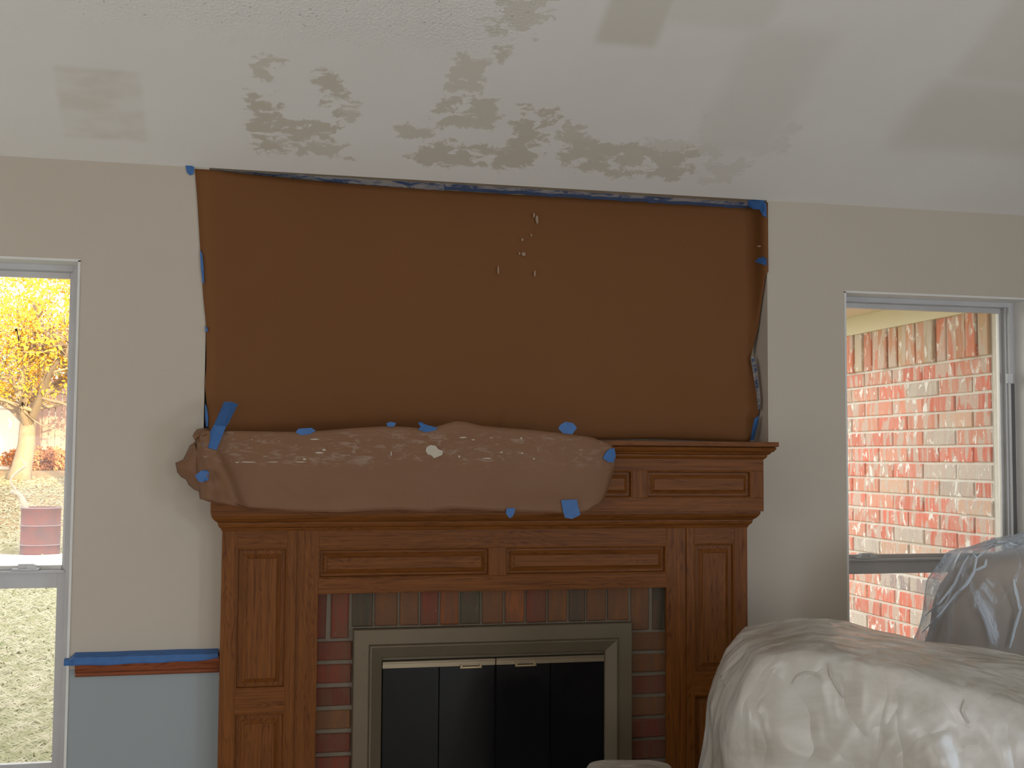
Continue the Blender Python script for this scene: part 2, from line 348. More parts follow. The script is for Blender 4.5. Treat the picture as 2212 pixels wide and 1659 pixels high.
def ring_mould(name, xl, xr, y0, prof, mat, parent, yb=-.0):
    """moulding with mitred returns; prof = (projection, z)"""
    V, Fc = [], []
    for d, z in prof: V += [(xl-d, yb, z), (xl-d, y0-d, z), (xr+d, y0-d, z), (xr+d, yb, z)]
    for i in range(len(prof)-1):
        for k in range(3): Fc.append((i*4+k, i*4+k+1, i*4+4+k+1, i*4+4+k))
    Fc.append((0, 1, 2, 3)); b = len(V)-4; Fc.append((b+3, b+2, b+1, b))
    Fc += [tuple(i*4 for i in range(len(prof))), tuple(i*4+3 for i in range(len(prof)))[::-1]]
    return obj(name, V, Fc, mat, parent)
YL = -.10            # lower front plane
LX0, LX1 = -.030, 1.829
HX0, HX1 = .222, 1.585   # opening
TOPZ = 1.235
# pilasters: outer stile, inner stile, panels, rails
for side, (a, b) in enumerate(((LX0, .213), (1.594, LX1))):
    wst = .050
    bx('side_board', a, b, -.085, -.001, 0, TOPZ, OV, fp)
    outer = (a, a+wst) if side == 0 else (b-wst, b)
    inner = (b-.030, b) if side == 0 else (a, a+.030)
    for q in (outer, inner): bx('stile', q[0], q[1], YL, -.085, 0, TOPZ, OV, fp, .0015)
    xa, xb = (outer[1], inner[0]) if side == 0 else (inner[1], outer[0])
    for z0, z1 in ((1.165, TOPZ), (.625, .705), (0, .16)): bx('rail', xa, xb, YL, -.085, z0, z1, OH, fp, .001)
    raised('raised_panel', xa, xb, .705, 1.165, YL+.004, OV, fp, .026)
    raised('raised_panel', xa, xb, .16, .625, YL+.004, OV, fp, .026)
# header between pilasters
YH = YL+.006
bx('header_backing', .213, 1.594, -.078, -.001, 1.01, TOPZ, OH, fp)
bx('stile', .213, .286, YH, -.078, 0, TOPZ, OV, fp, .0015)
bx('stile', 1.520, 1.594, YH, -.078, 0, TOPZ, OV, fp, .0015)
bx('header_rail', .286, 1.520, YH, -.078, 1.01, 1.062, OH, fp, .0015)
bx('header_rail', .286, 1.520, YH, -.078, 1.160, TOPZ, OH, fp, .0015)
bx('stile', .873, .931, YH, -.078, 1.062, 1.160, OV, fp, .0015)
raised('raised_panel', .286, .873, 1.062, 1.160, YH+.003, OH, fp)
raised('raised_panel', .931, 1.520, 1.062, 1.160, YH+.003, OH, fp)
# cove moulding stepping out to the mantel box
ring_mould('cove_moulding', LX0, LX1, YL, [(0, 1.222), (.003, 1.226), (.005, 1.232), (.012, 1.238), (.015, 1.246), (.015, 1.251), (.022, 1.256), (.030, 1.264), (.036, 1.274), (.036, 1.285), (-.02, 1.285)], OH, fp)
# mantel box with four panels across
BX0, BX1, BY = -.068, 1.867, -.16; BZ0, BZ1 = 1.283, 1.478
bx('mantel_box', BX0, BX1, BY+.014, -.001, BZ0, BZ1, OH, fp)
pz0, pz1 = 1.332, 1.428
bx('mantel_rail', BX0, BX1, BY, BY+.014, BZ0, pz0, OH, fp, .0015)
bx('mantel_rail', BX0, BX1, BY, BY+.014, pz1, BZ1, OH, fp, .0015)
pw, sw = .395, .055; x = BX1-.048
bx('stile', x, BX1, BY, BY+.014, pz0, pz1, OV, fp, .001)
for k in range(4):
    raised('raised_panel', x-pw, x, pz0, pz1, BY+.003, OH, fp, .02, .015); x -= pw
    e_ = sw if k < 3 else x-BX0
    bx('stile', x-e_, x, BY, BY+.014, pz0, pz1, OV, fp, .001); x -= e_
ring_mould('crown_moulding', BX0, BX1, BY, [(0, 1.470), (.006, 1.474), (.010, 1.480), (.010, 1.485), (.018, 1.489), (.020, 1.494), (.028, 1.498), (.033, 1.505), (.035, 1.511), (.030, 1.513), (.041, 1.516), (.041, 1.532), (-.02, 1.5325)], OH, fp, .0)
bx('shelf_board', BX0-.02, BX1+.02, BY+.01, -.001, 1.510, 1.5335, OH, fp)

# brick facing inside the surround; each brick separate
bb = empty('brick_facing', (.90, -.05, 0)); tag(bb, 'dark red brick facing around the black glass fireplace doors', 'brickwork')
boxes('mortar', [(HX0-.02, .42, -.050, -.002, 0, 1.05), (1.38, HX1+.02, -.050, -.002, 0, 1.05), (.42, 1.38, -.050, -.002, .87, 1.05)], 'mortar_in', bb)
BM = {}
def brick(x0, x1, y0, y1, z0, z1, mat, parent, col, jit=.002, axis='y', loc_key=None):
    """chamfered brick as an object; alike sizes share mesh data"""
    sx, sy, sz = x1-x0, y1-y0, z1-z0
    key = (round(sx, 3), round(sy, 3), round(sz, 3), mat, axis, random.randrange(3))
    if key not in BM:
        c = .004; rr = random.Random(hash(key) & 0xffff)
        h = (sx/2, sy/2, sz/2); V = []
        # back rectangle, front outer rim, front face inset; front is -y (or -x)
        a, b = (h[0], h[2]) if axis == 'y' else (h[1], h[2]); dpt = h[1] if axis == 'y' else h[0]
        for d_, ins in ((dpt, 0), (-dpt+c, 0), (-dpt, c)):
            for s1, s2 in ((-1, -1), (1, -1), (1, 1), (-1, 1)):
                u_, v_ = s1*(a-ins)+rr.uniform(-.0015, .0015)*(ins == 0), s2*(b-ins)+rr.uniform(-.0015, .0015)*(ins == 0)
                V.append((u_, d_, v_) if axis == 'y' else (d_, u_, v_))
        Fc = []
        for q in (0, 4):
            for k in range(4): Fc.append((q+k, q+(k+1) % 4, q+4+(k+1) % 4, q+4+k))
        Fc += [(8, 9, 10, 11), (0, 1, 2, 3)]
        me = bpy.data.meshes.new('brick'); me.from_pydata(V, [], Fc)
        bm = bmesh.new(); bm.from_mesh(me); bmesh.ops.recalc_face_normals(bm, faces=bm.faces); bm.to_mesh(me); bm.free()
        me.materials.append(M[mat]); BM[key] = me
    o = bpy.data.objects.new('brick', BM[key]); C.objects.link(o)
    j = random.uniform(-jit, jit)
    o.location = ((x0+x1)/2+(j if axis == 'x' else 0), (y0+y1)/2+(j if axis == 'y' else 0), (z0+z1)/2)
    o.color = (*col, 1); attach(o, parent); return o
def v3(c, s=.12):
    k = 1+random.uniform(-s, s); return tuple(min(1, x*k) for x in c)
red, brn, blk, org = (.20, .052, .03), (.20, .088, .036), (.085, .072, .048), (.25, .085, .030)
joints = [645, 661, 710, 759, 808, 861, 907, 950, 993, 1040, 1089, 1136, 1182, 1228, 1267, 1312, 1360, 1407, 1447, 1480]
cols = [red, red, red, blk, brn, brn, red, org, blk, brn, org, red, brn, blk, brn, brn, brn, blk, brn]
for k in range(len(joints)-1):
    xa, xb = at(joints[k], 1330, -.06).x, at(joints[k+1], 1330, -.06).x
    side = xa < .40 or xb > 1.40
    brick(xa+(.008 if side else .004), xb-(.008 if side else .004), -.060, -.02, .857 if side else .894, 1.03, 'brick_hearth', bb, v3(cols[k]))
z = .848; row = 0
while z > .05:
    for xa, xb in ((.205, .405), (1.398, 1.60)):
        brick(xa, xb, -.060, -.02, z-.064, z-.001, 'brick_hearth', bb, v3(random.choice([red, red, brn, (.17, .05, .03)])))
    z -= .0765; row += 1

# fireplace insert: mitred metal frame, two glass doors
ins = empty('fireplace_insert', (.90, -.09, .05)); tag(ins, 'taupe metal fireplace insert with black glass doors set in brick', 'fireplace insert')
FX0, FX1, FZ = .408, 1.393, .888
def mitred(name, x0, x1, z0, z1, prof, mat, parent):
    """three-sided mitred frame (left, top, right); prof = (inset, y)"""
    V, Fc = [], []
    for d, y in prof: V += [(x0+d, y, z0), (x0+d, y, z1-d), (x1-d, y, z1-d), (x1-d, y, z0)]
    for i in range(len(prof)-1):
        for k in range(3): Fc.append((i*4+k, i*4+k+1, i*4+5+k, i*4+4+k))
    return obj(name, V, Fc, mat, parent)
mitred('metal_frame', FX0, FX1, .06, FZ, [(0, -.03), (0, -.088), (.003, -.091), (.050, -.091), (.053, -.089), (.056, -.096), (.060, -.096), (.068, -.092), (.096, -.078), (.098, -.074), (.098, -.03)], 'insert_frame', ins)
bx('firebox', FX0+.06, FX1-.06, -.040, -.004, .06, FZ-.06, 'soot_black', ins)
def rail_bar(x0, x1, prof):
    V = [(x, -d_, z_) for x in (x0, x1) for d_, z_ in prof]; k = len(prof)
    return obj('door', V, [tuple(range(k)), tuple(range(k, 2*k))[::-1]]+[(i, (i+1) % k, k+(i+1) % k, k+i) for i in range(k)], 'insert_rail')
DX0, DX1 = FX0+.100, FX1-.100; dm = (DX0+DX1)/2; dz = FZ-.101
bx('header_bar', DX0-.001, DX1+.001, -.06, -.05, dz-.008, dz+.006, 'insert_frame', ins)
for k, (a, b) in enumerate(((DX0, dm-.002), (dm+.002, DX1))):
    d = rail_bar(a, b, [(.062, dz-.033), (.076, dz-.033), (.076, dz-.018), (.080, dz-.016), (.080, dz-.012), (.076, dz-.010), (.062, dz-.010)]); attach(d, ins)
    bx('bottom_rail', a, b, -.074, -.062, .06, .08, 'insert_rail', d)
    d['label'] = 'glass door with a narrow metal top rail'
    xm = (a+b)/2
    bx('pane', a+.002, xm-.002, -.070, -.065, .08, dz-.031, 'black_glass', d); bx('pane', xm+.002, b-.002, -.070, -.065, .08, dz-.031, 'black_glass', d)
    hx = at(1016 if k == 0 else 1134, 1428, -.08).x
    boxes('handle', [(hx-.038, hx+.038, -.094, -.090, dz-.039, dz-.033), (hx-.036, hx-.030, -.094, -.076, dz-.037, dz-.027), (hx+.030, hx+.036, -.094, -.076, dz-.037, dz-.027)], 'handle_brass', d, .001)

# ------------------------------------------------------------------ chair rail
cr = NT  # (name kept free)
def rail_profile(name, x0, x1, prof, mat):
    V = [(x, -d, z) for x in (x0, x1) for d, z in prof]; k = len(prof)
    return obj(name, V, [tuple(range(k)), tuple(range(k, 2*k))[::-1]]+[(i, (i+1) % k, k+(i+1) % k, k+i) for i in range(k)], mat)
rl = rail_profile('trim_chair_rail', W1[1]+.025, LX0-.002, [(0, .748), (.010, .748), (.014, .752), (.014, .760), (.022, .766), (.026, .774), (.030, .782), (.034, .790), (.034, .806), (0, .812)], 'oak_red'); struct(rl)
rl2 = rail_profile('trim_chair_rail', LX1+.002, W2[0]-.02, [(0, .748), (.010, .748), (.014, .760), (.026, .774), (.034, .790), (.034, .806), (0, .812)], 'oak_red'); struct(rl2)

# ------------------------------------------------------------------ masking paper in the niche
def interp(pts, t):
    for (a, va), (b, vb) in zip(pts, pts[1:]):
        if (a <= t <= b) or (b <= t <= a):
            k = 0 if a == b else (t-a)/(b-a); return va+(vb-va)*k
    return pts[0][1] if abs(t-pts[0][0]) < abs(t-pts[-1][0]) else pts[-1][1]
def py2z(py, px=440, Y=0): return at(px, py, Y).z
ledge = [(py2z(y, x), at(x, y, -.004).x) for x, y in ((420, 357), (426, 430), (432, 530), (439, 640), (445, 700), (446, 790), (442, 830), (450, 900), (452, 935))]
redge = [(py2z(y, 1650), v) for y, v in ((434, -.004), (590, -.004), (640, .03), (700, .065), (770, .108), (830, .085), (880, .062), (915, .085), (950, .112))]
V, Fc = [], []; NU, NV = 90, 48
ztop, zbot = 2.447, 1.5355
for j in range(NV+1):
    z = zbot+(ztop-zbot)*j/NV; xl = interp(ledge, z); ye = interp(redge, z)
    path = [(xl, -.006), (max(xl+.01, NX0+.003), -.005), (NX0+.06, .010), (NX0+.16, .035), (NX0+.30, .064), (NX0+.45, .086), (NX0+.62, .101), (.8, .112), (1.7, .112), (1.88, .106), (1.925, .100), (1.944, .082), (1.952, min(.07, ye+.005)), (1.954+(.010 if ye < 0 else 0), ye)]
    if ye > .07: path[-4:] = [(1.92, .106), (1.93, .108), (1.935, .110), (1.938+(.108-ye)*.4, ye)]
    L = [0]
    for a, b in zip(path, path[1:]): L.append(L[-1]+math.hypot(a[0]-b[0], a[1]-b[1]))
    for i in range(NU+1):
        t = i/NU; t = t**.9 if t < .5 else t
        s = L[-1]*t; x = interp(list(zip(L, [q[0] for q in path])), s); y = interp(list(zip(L, [q[1] for q in path])), s)
        edge = min(1, t*8, (1-t)*12)
        y += edge*(.006*noise.noise((x*1.3, z*2.2, 3))-.002+.003*noise.noise((x*5, z*4, 9)))
        # slack bulge low on the right, and the lifted bottom edge
        y -= edge*.030*math.exp(-((x-1.6)/.25)**2)*math.exp(-((z-1.62)/.12)**2)
        zz = z
        if j == 0: zz += .008*math.exp(-((x-1.55)/.25)**2)
        V.append((x, min(y, .121), zz))
for j in range(NV):
    for i in range(NU): a = j*(NU+1)+i; Fc.append((a, a+1, a+NU+2, a+NU+1))
pap = obj('masking_paper', V, Fc, 'kraft', smooth=True, solid=.0008)
tag(pap, 'large brown masking paper sheet filling the niche above the oak mantel', 'masking paper')
# specks of joint compound on the sheet
def pxpoly(pts, Y, th=.0015, yv=None):
    """thin slab from an outline, placed at depth Y; returns verts, faces"""
    V = [at(px, py, (Y if yv is None else yv[i])) for i, (px, py) in enumerate(pts)]
    k = len(V); W_ = [v+Vector((0, -th, 0)) for v in V]
    return V+W_, [tuple(range(k)), tuple(range(k, 2*k))[::-1]]+[(i, (i+1) % k, k+(i+1) % k, k+i) for i in range(k)]
specks = []
for px, py, a, b in ((813, 435, 4, 9), (1160, 474, 3, 10), (1153, 465, 2, 6), (1131, 549, 4, 5), (1128, 518, 3, 3), (1122, 548, 2, 3), (1147, 508, 2, 3), (1076, 583, 1.5, 9), (1155, 590, 2, 8), (1475, 933, 2, 4), (470, 858, 3, 2), (1640, 532, 5, 1.5), (780, 408, 1.5, 3)):
    specks.append(pxpoly([(px+a*math.cos(t*math.pi/4)*random.uniform(.7, 1.2), py+b*math.sin(t*math.pi/4)*random.uniform(.7, 1.2)) for t in range(8)], .10 if px < 1600 else .03, .002))
v_, f_ = merge_parts(specks); sp = obj('plaster_speck', v_, f_, 'plaster_thin', pap); sp['kind'] = 'stuff'

def paper_y(px, py):
    """distance of the hanging mantel paper from the wall"""
    v = (py-930)/155; u = (px-425)/900
    yy = -.213 - .010*math.sin(max(0, min(1, v))*2.6)
    yy -= .006*abs(noise.noise((px*.006, py*.012, 1)))+.0035*abs(noise.noise((px*.02, py*.02, 5)))
    k = max(0, min(1, (540-px)/80))
    if k > 0:   # crumpled left end: standing folds, then the edge turns back round the corner
        c1 = 512-.42*(1085-py); yy -= .026*math.exp(-((px-c1)/(16 if px < c1 else 9))**2)*max(0, min(1, (py-925)/60))
        yy -= k*(.020*abs(noise.noise((px*.035, py*.03, 8)))+.012*abs(noise.noise((px*.06+py*.03, py*.01, 2))))
        yy -= .018*math.exp(-((px-(447+.10*(py-1000)))/10)**2)
        yy += .10*max(0, (446-px)/32)**1.2
    if u > .93: yy += .015*((u-.93)/.07)**2
    return yy
# ------------------------------------------------------------------ second, paler paper hung over the mantel
top = [(440, 930), (510, 931), (640, 933), (700, 930), (760, 925), (840, 920), (900, 924), (945, 921), (985, 909), (1010, 912), (1040, 920), (1150, 929), (1225, 937), (1280, 945), (1300, 953), (1322, 960)]
bot = [(455, 1085), (500, 1091), (560, 1098), (640, 1104), (740, 1107), (800, 1103), (860, 1101), (930, 1106), (985, 1099), (1050, 1103), (1100, 1106), (1200, 1108), (1250, 1109), (1266, 1106), (1284, 1092), (1296, 1090)]
rightb = [(1322, 960), (1330, 985), (1330, 1005), (1322, 1030), (1314, 1055), (1305, 1078), (1296, 1090)]
leftb = [(440, 930), (424, 945), (414, 975), (417, 990), (422, 1010), (421, 1028), (427, 1045), (432, 1080), (455, 1085)]
V, Fc = [], []; NU, NV = 96, 22
for j in range(NV+1):
    v = j/NV    # 0 top
    yl = 930+(1085-930)*v; yr = 960+(1090-960)*v
    lx = interp([(b, a) for a, b in leftb], yl); rx = interp([(b, a) for a, b in rightb], yr)
    for i in range(NU+1):
        u = i/NU; xt = 440+(1322-440)*u; xb = 455+(1296-455)*u
        px = lx+(rx-lx)*u; py = interp(top, xt)*(1-v)+interp(bot, xb)*v
        yy = paper_y(px, py)
        V.append(at(px, py, yy))
for j in range(NV):
    for i in range(NU): a = j*(NU+1)+i; Fc.append((a, a+1, a+NU+2, a+NU+1))
lp = obj('mantel_paper', V, Fc, 'kraft_pale', smooth=True, solid=.0008)
tag(lp, 'paler plaster-smeared brown paper strip taped over the front of the mantel', 'masking paper')
def curl(pts_out, pts_in, y_out, y_in, name, parent):
    V, Fc = [], []; n_ = len(pts_out); K = 6
    for i in range(n_):
        for k in range(K+1):
            t = k/K; px = pts_in[i][0]+(pts_out[i][0]-pts_in[i][0])*t; py = pts_in[i][1]+(pts_out[i][1]-pts_in[i][1])*t
            V.append(at(px, py, y_in+(y_out-y_in)*t-.03*math.sin(t*math.pi)*.6))
    for i in range(n_-1):
        for k in range(K): a = i*(K+1)+k; Fc.append((a, a+1, a+K+2, a+K+1))
    return obj(name, V, Fc, 'kraft_pale', parent, smooth=True, solid=.0008)
curl([(410, 962), (404, 975), (396, 992), (379, 1000), (381, 1010), (383, 1020), (392, 1031), (402, 1036), (408, 1048), (420, 1058), (431, 1062)],
     [(420, 955), (424, 972), (428, 990), (430, 1000), (430, 1010), (430, 1018), (432, 1028), (434, 1036), (436, 1046), (438, 1056), (440, 1062)], -.10, -.17, 'paper_curl', lp)
curl([(416, 942), (419, 935), (426, 927), (440, 925), (452, 925)], [(421, 952), (425, 948), (434, 942), (445, 938), (456, 934)], -.15, -.19, 'paper_curl', lp)
blob = pxpoly([(921, 966), (930, 961), (941, 963), (946, 970), (957, 974), (955, 983), (945, 987), (937, 990), (932, 984), (923, 981), (919, 974)], paper_y(938, 976)-.001, .004)
o = obj('plaster_splat', *blob, 'plaster', lp, bevel=.001)
fl = []
for px, py, a, b in ((1083, 977, 4, 2.5), (1128, 979, 4, 2.5), (1153, 991, 3, 2), (1126, 947, 3, 3), (1000, 945, 10, 2), (1022, 950, 5, 2), (1053, 990, 14, 1.5), (690, 978, 12, 2), (700, 972, 7, 3), (535, 998, 22, 1.6), (590, 998, 14, 1.4), (650, 998, 14, 1.6), (658, 992, 5, 3), (845, 980, 2, 7), (992, 986, 2.5, 4), (680, 949, 12, 2), (512, 999, 6, 1.6)):
    a, b = a*.8, b*.8
    fl.append(pxpoly([(px+a*math.cos(t*math.pi/4)*random.uniform(.6, 1.2), py+b*math.sin(t*math.pi/4)*random.uniform(.6, 1.2)) for t in range(8)], paper_y(px, py)-.0012, .0015))
v_, f_ = merge_parts(fl); o = obj('plaster_fleck', v_, f_, 'plaster', lp); o['kind'] = 'stuff'

# ------------------------------------------------------------------ blue tape, every piece its own thing
def tape(pts, Y, label, yv=None, mat='tape_blue', th=.0012, group=None):
    v_, f_ = pxpoly(pts, Y, th, yv); o = obj('tape_strip', v_, f_, mat); return tag(o, label, 'tape', group)
tape([(484, 868), (500, 868), (514, 873), (494, 914), (488, 922), (468, 972), (452, 968), (437, 962), (462, 918)], -.2, 'long diagonal blue tape strip at the left end of the mantel paper', yv=[-.120, -.118, -.118, paper_y(494, 922)-.004, paper_y(488, 928)-.006, paper_y(468, 972)-.008, paper_y(452, 968)-.008, paper_y(437, 962)-.008, paper_y(462, 930)-.004])
tape([(638, 934), (645, 926), (672, 924), (682, 930), (670, 938), (650, 940)], -.2185, 'faded blue tape tab over the left part of the mantel paper edge')
tape([(834, 915), (843, 911), (856, 914), (850, 922), (838, 922)], -.2185, 'tiny blue tape scrap just left of the middle of the paper edge')
tape([(903, 914), (908, 911), (922, 918), (945, 924), (940, 930), (920, 934), (903, 928), (909, 922)], -.2185, 'curled pale blue tape tab at the middle of the paper edge', yv=[-.232, -.236, -.226, -.218, -.218, -.220, -.222, -.226])
tape([(1210, 918), (1222, 911), (1238, 914), (1246, 924), (1236, 938), (1216, 936), (1206, 926)], -.2185, 'rounded blue tape piece at the right part of the paper edge')
tape([(1316, 970), (1327, 968), (1330, 985), (1325, 999), (1313, 998), (1302, 990), (1308, 978)], -.216, 'blue tape piece at the upper right corner of the mantel paper', yv=[paper_y(x_, y_)-.004 for x_, y_ in ((1316, 970), (1327, 968), (1330, 985), (1325, 999), (1313, 998), (1302, 990), (1308, 978))])
tape([(1094, 1098), (1112, 1097), (1112, 1106), (1107, 1116), (1101, 1120), (1093, 1110)], -.2265, 'small folded blue tape tab under the mantel paper')
tape([(1212, 1080), (1246, 1079), (1250, 1100), (1254, 1112), (1236, 1121), (1220, 1118), (1216, 1104)], -.2265, 'square blue tape piece at the lower right of the mantel paper')
tape([(421, 1027), (434, 1017), (444, 1015), (452, 1020), (450, 1037), (436, 1042), (428, 1039)], -.215, 'short bright blue tape piece at the crumpled left paper end', yv=[min(paper_y(x_, y_), paper_y(440, 1028))-.006 for x_, y_ in ((421, 1027), (434, 1017), (444, 1015), (452, 1020), (450, 1037), (436, 1042), (428, 1039))])
tape([(399, 350), (405, 352), (413, 357), (420, 362), (417, 377), (411, 379), (404, 373)], -.004, 'blue tape corner piece at the top left of the big paper')
tape([(432, 540), (437, 548), (440, 580), (441, 614), (437, 610), (434, 580)], -.008, 'thin vertical blue tape on the upper left edge of the big paper')
tape([(443, 704), (448, 708), (449, 717), (444, 716)], -.008, 'tiny blue tape dot midway down the left paper edge')
tape([(443, 872), (447, 880), (450, 902), (449, 922), (445, 922), (443, 900)], -.008, 'narrow blue tape sliver low on the left paper edge')
tape([(1614, 434), (1626, 431), (1650, 433), (1655, 442), (1656, 470), (1648, 466), (1640, 452), (1628, 452), (1616, 446)], -.0, 'crumpled blue tape bunch at the top right corner of the niche', yv=[.06, .04, -.004, -.010, -.010, .0, .02, .03, .06])
tape([(1630, 566), (1638, 557), (1650, 555), (1656, 560), (1656, 574), (1645, 570)], -.0, 'blue tape piece on the upper right edge of the big paper', yv=[.055, .035, .004, -.010, -.010, .01])
tape([(1623, 772), (1627, 770), (1633, 786), (1636, 822), (1643, 865), (1640, 888), (1637, 884), (1634, 850), (1628, 815), (1625, 795)], 0, 'long crumpled pale tape down the lower right paper edge', yv=[.09, .085, .065, .05, .035, .045, .055, .06, .075, .085], mat='tape_smear')
tape([(1629, 905), (1639, 898), (1637, 915), (1632, 935), (1628, 950), (1621, 952), (1624, 930)], 0, 'blue tape piece at the bottom right corner of the big paper', yv=[.06, .045, .045, .055, .07, .09, .08])
# tape run along the underside of the niche head, smeared with plaster; two overlapping runs
def ribbon(name, px0, px1, topf, botf, Yf, mat, label, thick=.0012):
    V, Fc = [], []; K = 40
    for i in range(K+1):
        px = px0+(px1-px0)*i/K; w_ = noise.noise((px*.03, 4, 1))*1.5
        a = at(px, topf(px)+w_, Yf(0)); b = at(px, botf(px)+w_*1.5+noise.noise((px*.05, 1, 7))*2, Yf(1)); V += [a, b]
    for i in range(K): Fc.append((2*i, 2*i+1, 2*i+3, 2*i+2))
    return tag(obj(name, V, Fc, mat, solid=thick), label, 'tape')
lt = lambda px: 360+(px-450)*.0623
ribbon('tape_ribbon', 455, 960, lambda p_: lt(p_)+6, lambda p_: lt(p_)+20, lambda t: .060+.045*t, 'tape_smear', 'plaster-smeared blue tape along the left half of the niche top')
ribbon('tape_ribbon', 940, 1615, lambda p_: lt(p_)+5, lambda p_: lt(p_)+11, lambda t: .060+.020*t, 'tape_smear', 'pale plaster-coated tape along the right half of the niche top')
ribbon('tape_ribbon', 955, 1625, lambda p_: lt(p_)+11, lambda p_: lt(p_)+18, lambda t: .082+.020*t, 'tape_shaded', 'thin clean blue tape line below the pale tape at the niche top')
# tape over the chair rail
V, Fc = [], []; K = 30
for i in range(K+1):
    x = -.522+(LX0-.006+.522)*i/K; q = .003*noise.noise((x*9, 2, 1)); pr = [(.001, .822), (.018, .817), (.037, .810), (.0375, .790+q*1.5+.012*max(0, (x+.12)/.1)), (.036, .786+q*1.5+.014*max(0, (x+.12)/.1))]
    if i < 2: pr = [(.001, .805), (.012, .803), (.022, .800), (.024, .790), (.022, .784)]
    V += [(x, -d, z_+q*.5+.004) for d, z_ in pr]
for i in range(K):
    for k in range(4): a = i*5+k; Fc.append((a, a+1, a+6, a+5))
o = obj('tape_ribbon', V, Fc, 'tape_blue', solid=.001); tag(o, 'blue tape covering the top of the wooden chair rail left of the fireplace', 'tape')

# ------------------------------------------------------------------ covered furniture
n = NT('plastic_milky'); v = n.wpos(); f = n.noise(v, 3, 5, .6, 1.0)
n.base(n.mix(n.mr(f, .35, .7), (.62, .59, .54), (.50, .45, .38)), .27, .6)
rg = lambda sc, k_: n.math('ABSOLUTE', n.math('SUBTRACT', n.noise(n.wpos((1, 1, .7)), sc, 2, .5, k_), .5))
n.bump(n.math('ADD', n.math('MULTIPLY', rg(3.2, .6), 2.2), n.math('MULTIPLY', rg(7.5, .4), .9)), .42, .07)
tr = n.n('ShaderNodeBsdfTransparent'); ms = n.n('ShaderNodeMixShader'); n.val(ms.inputs[0], n.mr(f, .3, .7, .93, .78)); n.l(tr.outputs[0], ms.inputs[1]); n.l(n.b.outputs[0], ms.inputs[2]); n.l(ms.outputs[0], n.out.inputs[0])
M['plastic_milky'] = n.m
n = NT('plastic_clear'); v = n.wpos(); f = n.noise(n.wpos((1, 1, .35)), 9, 5, .6, 1.5)
n.base((.64, .74, .86), .22, .7); n.bump(f, .6, .03)  # blue in the base colour stands in for reflected window light
tr = n.n('ShaderNodeBsdfTransparent'); ms = n.n('ShaderNodeMixShader'); lw = n.n('ShaderNodeLayerWeight'); lw.inputs[0].default_value = .45
n.l(n.math('ADD', n.math('MULTIPLY', lw.outputs['Facing'], .85), n.mr(f, .54, .68, .06, .5), clamp=True), ms.inputs[0])
n.l(tr.outputs[0], ms.inputs[1]); n.l(n.b.outputs[0], ms.inputs[2]); n.l(ms.outputs[0], n.out.inputs[0]); M['plastic_clear'] = n.m
plain('upholstery_tan', (.33, .255, .175), .85, vary=.15, scale=3)
plain('kraft_grey', (.40, .33, .27), .7, vary=.15, scale=4)

def fdist(px, py, d):
    """point at forward distance d along the view ray"""
    q = ray(px, py)/F_PX; return EYE+q*d
def dome(name, c, rx, ry, rot, h, mat, parent=None, flare=.12, top_r=.22, n_=6.0, nu=96, nv=46, wr=.018, seed=0, hfun=None, shrink=0.0, ridge=.0):
    """rounded-box drape: sides flare to the floor, edges round over at the top"""
    V, Fc = [], []
    for j in range(nv+1):
        t = j/nv
        if t < .62: k = t/.62; zz = k; ins = 0
        else:
            a = (t-.62)/.38*math.pi/2; zz = 1; ins = a
        for i in range(nu):
            th = 2*math.pi*i/nu; cs, sn = math.cos(th), math.sin(th)
            sq = (abs(cs)**n_+abs(sn)**n_)**(-1/n_)
            if t < .62:
                s = 1+flare*(1-k)**1.6-shrink*k; z_ = (h-top_r)*k; bx_, by_ = rx*sq*s, ry*sq*s
            else:
                s0 = 1-shrink; bx_, by_ = rx*sq*s0, ry*sq*s0
                e = top_r*(1-math.cos(a)); z_ = h-top_r+top_r*math.sin(min(a*1.0, math.pi/2))
                if a >= math.pi/2-1e-6: pass
                q = 1-(1-math.cos(a))
                # roll over the edge then close to the centre
                L_ = math.hypot(bx_, by_); L2 = max(0, L_-e-(L_-top_r)*max(0, (a-.9)/(math.pi/2-.9))**1.0*1.0) if L_ > top_r else L_*math.cos(a)
                bx_, by_ = bx_*L2/L_, by_*L2/L_
            x_, y_ = bx_*cs, by_*sn
            fold = wr*(noise.noise((x_*5+seed, y_*5, z_*2.5))*1.3+.6*(1-abs(noise.noise((x_*7+z_*3+seed, y_*7, z_*4+2)))*4)*.4)
            fold += ridge*(max(0, 1-abs(noise.noise((th*3+seed, z_*1.5, 4)))*6))*(1.2-zz*.7)
            L_ = max(1e-3, math.hypot(x_, y_)); x_ += x_/L_*fold; y_ += y_/L_*fold; z2 = z_+fold*.5
            if hfun: z2 *= hfun(x_, y_)
            ca, sa = math.cos(rot), math.sin(rot)
            V.append((c[0]+x_*ca-y_*sa, c[1]+x_*sa+y_*ca, max(.004, z2) if j else .004))
    for j in range(nv):
        for i in range(nu): Fc.append((j*nu+i, j*nu+(i+1) % nu, (j+1)*nu+(i+1) % nu, (j+1)*nu+i))
    Fc.append(tuple(range(nv*nu, (nv+1)*nu)))
    return obj(name, V, Fc, mat, parent, smooth=True)
def roundbox(name, c, sx, sy, z0, z1, rot, mat, parent, bev=.05):
    o = bx(name, -sx/2, sx/2, -sy/2, sy/2, z0, z1, mat, None, 0)
    bm = bmesh.new(); bm.from_mesh(o.data); bmesh.ops.bevel(bm, geom=bm.edges[:], offset=bev, segments=4, affect='EDGES', profile=.5)
    bm.transform(Matrix.Translation((c[0], c[1], 0)) @ Matrix.Rotation(rot, 4, 'Z')); bm.to_mesh(o.data); bm.free()
    for p_ in o.data.polygons: p_.use_smooth = True
    attach(o, parent); return o
